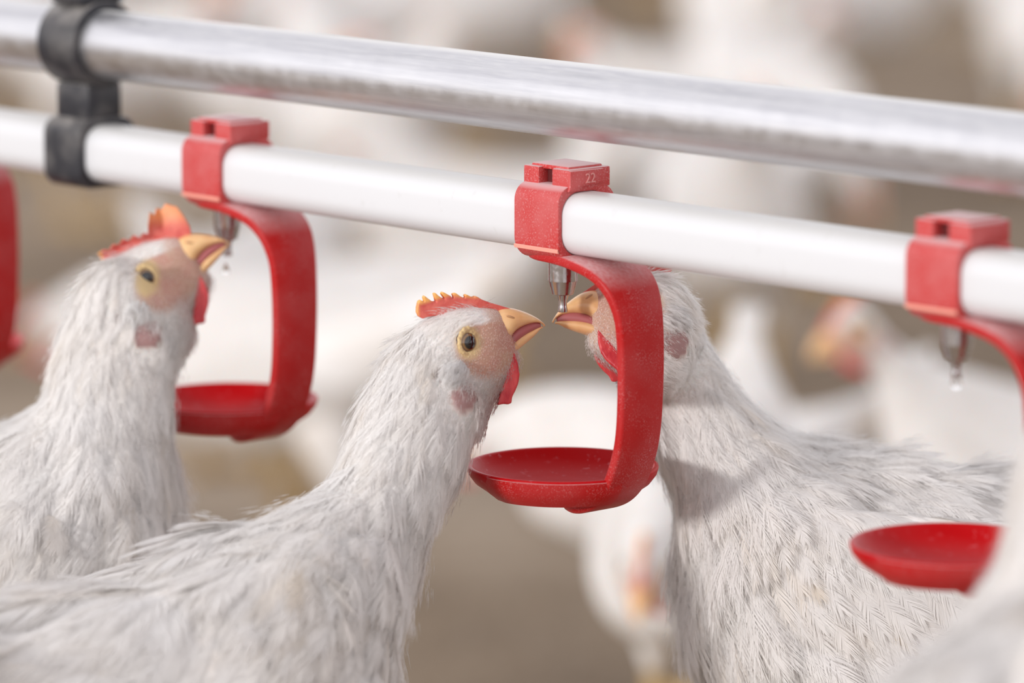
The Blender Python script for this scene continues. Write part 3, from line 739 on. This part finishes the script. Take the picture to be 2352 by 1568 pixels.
        # pass 2: broad contour feathers on breast, back and wings
        for src, dn, sc, isw in [(me, 52000, 1., False)] + [(wmx, 90000, .72, True) for wmx in wing_me]:
            ar = sample_mesh(src, 10)[2]
            P, N, _ = sample_mesh(src, int(ar * dn * dens)); T, s_ = flow(P, N)
            if not isw:
                keep = (s_ > 11.5) & (rng.random(len(P)) < sstep(s_, 11, 15)); P, N, T, s_ = P[keep], N[keep], T[keep], s_[keep]
            Lf = np.interp(s_, [11, 14, 18, 24], [18, 25, 33, 42]) * MM * sc * (.8 + .4 * rng.random(len(P)))
            cl = vnoise(P, 16, seed + 21)
            lift = np.clip(.055 + .065 * cl + .04 * rng.normal(size=len(P)), .01, .42)
            tint = np.clip(.25 + .35 * rng.random(len(P)) + .20 * vnoise(P, 14, seed + 5) + .28 * (rng.random(len(P)) < .035), 0, .95)
            chunks.append(feathers(P, N, T, Lf, Lf * .62, 26, lift, .12, tint, jit=.2, bw=1.25, fan=40.))
        fm = feather_mesh('plumage', chunks)
        tag(link('plumage', fm, M['plume'], root), kind='stuff')
    tag(root, label, 'hen', group)
    return root

EYE = (-4.6, 0.)

def head_matrix(o, F, roll=0., tilt=0.):
    """o origin, F forward; tilt lifts the beak"""
    F = Vector(F).normalized(); side = Vector((0, 0, 1)).cross(F).normalized(); U = F.cross(side)
    R = Matrix(((F.x, side.x, U.x), (F.y, side.y, U.y), (F.z, side.z, U.z))).to_4x4()
    return Matrix.Translation(o) @ R @ Matrix.Rotation(-math.radians(tilt), 4, 'Y') @ Matrix.Rotation(math.radians(roll), 4, 'X')

def secs(rows, depth):
    out = []
    for tu, tv, bu, bv, w_ in rows:
        d1 = depth((tu + bu) / 2); out.append((at(tu, tv, d1), at(bu, bv, d1), w_ * MM))
    return out

# hen A: in profile in the middle, sharp
FA = RT * math.cos(math.radians(20)) + HF * math.sin(math.radians(20))
HA = head_matrix(at(1077, 773, 1.802), FA)
rowsA = [(930, 752, 1090, 1018, 18), (880, 805, 1083, 1062, 21), (842, 868, 1066, 1105, 23.5), (812, 930, 1042, 1150, 25.5), (788, 990, 1016, 1192, 27.5),
         (760, 1052, 990, 1236, 30), (728, 1102, 968, 1290, 34), (680, 1146, 948, 1352, 41), (596, 1190, 926, 1440, 49), (500, 1226, 908, 1545, 57), (380, 1272, 880, 1700, 63),
         (240, 1318, 790, 1950, 66), (90, 1345, 600, 2160, 70), (-70, 1392, 350, 2240, 68), (-250, 1430, 60, 2170, 62), (-430, 1440, -230, 1950, 46), (-600, 1410, -520, 1720, 24), (-720, 1370, -700, 1480, 6)]
build_hen('white_hen', HA, secs(rowsA, lambda u: 1.802 - .44 * max(0, 1060 - u) / 6100), True,
          'sharp white hen in profile, beak almost at the middle nipple, orange-tipped comb', 'hens at the drinkers', seed=3, loc=(at(250, 1700, 1.76).x, at(250, 1700, 1.76).y, 0))
# hen B: right, head behind the red arm, beak on the nipple
FB = -RT * math.cos(math.radians(14)) - HF * math.sin(math.radians(14))
HB = head_matrix(at(1446, 704, 1.826), FB, 20, -14)
rowsB = [(1556, 668, 1476, 935, 17), (1598, 710, 1484, 968, 20), (1636, 775, 1466, 1012, 23), (1682, 848, 1496, 1072, 27), (1744, 918, 1522, 1136, 33), (1832, 978, 1532, 1240, 42),
         (1930, 1012, 1546, 1370, 52), (2040, 1038, 1580, 1530, 60), (2160, 1050, 1680, 1710, 65), (2300, 1062, 1950, 1960, 69), (2450, 1070, 2200, 2110, 67), (2620, 1060, 2450, 2020, 60), (2780, 1020, 2700, 1700, 42), (2900, 960, 2900, 1400, 20), (2980, 900, 3000, 1100, 5)]
build_hen('white_hen', HB, secs(rowsB, lambda u: 1.842 + min(.025, max(0, u - 1490) / 1500) + .22 * max(0, u - 1480) / 6100), True,
          'white hen at right with head behind the red arm, beak gripping the nipple', 'hens at the drinkers', seed=8, loc=(at(2200, 1700, 1.88).x, at(2200, 1700, 1.88).y, 0))
# hen C: left, beak up at the left nipple
FC = RT * math.cos(math.radians(4)) + HF * math.sin(math.radians(4))
HC = head_matrix(at(362, 614, 1.925), FC, 0, 13)
rowsC = [(200, 612, 413, 835, 16), (158, 682, 410, 880, 19), (124, 760, 408, 930, 22), (106, 845, 406, 985, 27), (72, 912, 412, 1050, 34), (0, 958, 428, 1140, 44), (-100, 1000, 442, 1250, 53),
         (-220, 1050, 428, 1400, 60), (-360, 1090, 350, 1580, 64), (-520, 1110, 180, 1750, 64), (-680, 1110, -50, 1820, 58), (-830, 1080, -400, 1750, 45), (-950, 1000, -750, 1500, 20), (-1020, 930, -980, 1100, 5)]
build_hen('white_hen', HC, secs(rowsC, lambda u: 1.906 + .035 * min(1, max(0, 260 - u) / 500)), True,
          'white hen at far left lifting its beak to the left nipple, folded comb', 'hens at the drinkers', seed=15, combflop=.9, loc=(at(-100, 1700, 1.87).x, at(-100, 1700, 1.87).y, 0), dens=.8)
# hen D: blurred, close to the camera in the lower right corner
dD = 1.50
HD = head_matrix(at(2680, 760, dD), RT)
rowsD = [(2440, 800, 2690, 960, 18), (2380, 920, 2660, 1060, 22), (2330, 1040, 2630, 1180, 27), (2300, 1160, 2600, 1330, 32), (2282, 1270, 2560, 1500, 42), (2230, 1390, 2530, 1700, 52), (2110, 1490, 2470, 1900, 62), (1990, 1600, 2400, 2170, 67),
         (1930, 1680, 2310, 2420, 68), (1900, 1740, 2160, 2560, 62), (1880, 1790, 2020, 2440, 45), (1860, 1830, 1930, 2120, 20), (1850, 1850, 1870, 1930, 5)]
build_hen('white_hen', HD, secs(rowsD, lambda u: dD - .26 * max(0, 2420 - u) / 600), True, 'white hen close to the camera in the lower right corner, out of focus', 'hens at the drinkers', seed=22,
          loc=(at(2200, 1800, dD).x, at(2200, 1800, dD).y, 0), dens=.45, vox=.0026)

# ------------------------------------------------------------------ the flock behind
BODY = [((-35, 235), (75, 130), 58), ((-82, 233), (20, 114), 64), ((-122, 238), (-50, 120), 58), ((-158, 252), (-120, 152), 40), ((-186, 274), (-176, 210), 18), ((-205, 294), (-206, 260), 5)]
POSE = {  # head place, head direction, neck sections
    'up': ((.100, .345), (1, 0), [((75, 318), (112, 292), 18), ((58, 284), (114, 252), 23), ((36, 258), (112, 215), 32), ((5, 242), (102, 172), 45)]),
    'low': ((.150, .275), (1, -.25), [((112, 262), (140, 222), 18), ((88, 255), (128, 200), 24), ((52, 250), (116, 178), 34), ((10, 243), (100, 155), 46)]),
    'bow': ((.140, .290), (1, -.85), [((112, 284), (112, 240), 18), ((88, 270), (108, 210), 24), ((52, 258), (108, 182), 34), ((10, 245), (98, 155), 46)]),
    'mid': ((.160, .190), (.7, -1), [((135, 222), (122, 180), 18), ((108, 236), (112, 160), 24), ((66, 243), (104, 144), 34), ((16, 241), (92, 136), 46)]),
    'peck': ((.165, .115), (.55, -1), [((152, 158), (120, 122), 17), ((135, 190), (98, 135), 22), ((100, 215), (86, 130), 32), ((50, 232), (72, 122), 44)]),
}
def proto(pose):
    (hx_, hz_), (fx, fz), nk = POSE[pose]
    hm = head_matrix(Vector((hx_, 0, hz_)), Vector((fx, 0, fz)), 0, 0)
    neck = [(Vector((t[0] * MM, 0, t[1] * MM)), Vector((b[0] * MM, 0, b[1] * MM)), w_ * MM) for t, b, w_ in nk + BODY]
    return build_hen('white_hen', hm, neck, False, 'x', seed=1, vox=.0042)
protos = {p: proto(p) for p in POSE}
used = set()
def put(pose, x, y, rz, label=None, sc=1.):
    src = protos[pose]
    if pose in used: o = copy_tree(src)
    else: o = src; used.add(pose)
    o.location = (x, y, 0); o.rotation_euler = (0, 0, rz); o.scale = (sc, sc, sc)
    if label: tag(o, label, 'hen', 'white hens standing behind the drinkers')
    else: tag(o, 'blurred white hen in the flock on the litter behind', 'hen', 'blurred hens of the flock behind')
    placed.append((x, y)); return o

def put_head(pose, u, v, d, face_deg, label):
    """stand a hen d metres away so its head shows at u,v"""
    p = at(u, v, d); (hx_, hz_), *_ = POSE[pose]; sc = min(1.12, max(.84, p.z / hz_))
    base = math.atan2(RT.y, RT.x) + math.radians(face_deg)
    return put(pose, p.x - hx_ * sc * math.cos(base), p.y - hx_ * sc * math.sin(base), base, label, sc)

placed = []
put_head('bow', 1945, 755, 2.75, 205, 'blurred white hen facing left below the white pipe, left of the right drinker')
put_head('mid', 1478, 1320, 2.55, 258, 'blurred white hen facing the camera behind the middle cup, red comb showing')
put_head('mid', 75, 760, 3.3, 170, 'blurred hen behind the left hen, beside the cut-off drinker')
put_head('low', 1890, 170, 5.2, 20, 'blurred hen far behind the steel tube at upper right')
put_head('mid', 2420, 960, 3.6, 100, 'blurred hen at the right edge behind the right drinker')
put_head('low', 800, 860, 3.9, 60, 'blurred white hen between the left drinker\'s arm and the middle hen\'s neck')
for q_ in (('low', 1180, 1010, 3.55, -15), ('up', 1330, 760, 4.3, 195), ('low', 1010, 640, 5.0, 20), ('mid', 1060, 1290, 3.05, 160), ('up', 820, 560, 4.2, 170)): put_head(*q_, None)
GAPS = [(75, 620, 60), (70, 860, 30), (2290, 470, 60), (1400, 60, 40), (2100, 900, 30), (1150, 1560, 50), (1400, 1560, 30)]
FRONT = [(1935, 770, 110), (1480, 1320, 70), (80, 760, 40)]
H0 = Vector((CAM.x, CAM.y, 0))
rr2 = random.Random(5); tries = 0
while len(placed) < 200 and tries < 30000:
    tries += 1
    dist = 3.0 + 8.0 * rr2.random() ** 1.1; lat = (rr2.random() - .5) * (dist * .215 + .6)
    p = H0 + HF * dist + RT * lat; rz = rr2.random() * 6.283
    u0, v0, _d = project((p.x, p.y, .26)); u1, v1, _d = project((p.x, p.y, .02)); hwp = .12 / dist * F_PX
    if any(abs(u0 - gu) < hwp + gr and v0 - gr < gv < v1 + gr for gu, gv, gr in GAPS) and dist < 12: continue
    if dist < 3.9 and any(abs(u0 - gu) < hwp * 1.6 + gr and v0 - 160 - gr < gv < v1 + gr for gu, gv, gr in FRONT): continue
    if all((p.x - a_) ** 2 + (p.y - b_) ** 2 > (.29 + .006 * dist) ** 2 for a_, b_ in placed):
        put(rr2.choice(['up', 'low', 'low', 'bow', 'mid', 'peck']), p.x, p.y, rz, None, rr2.uniform(.9, 1.08))
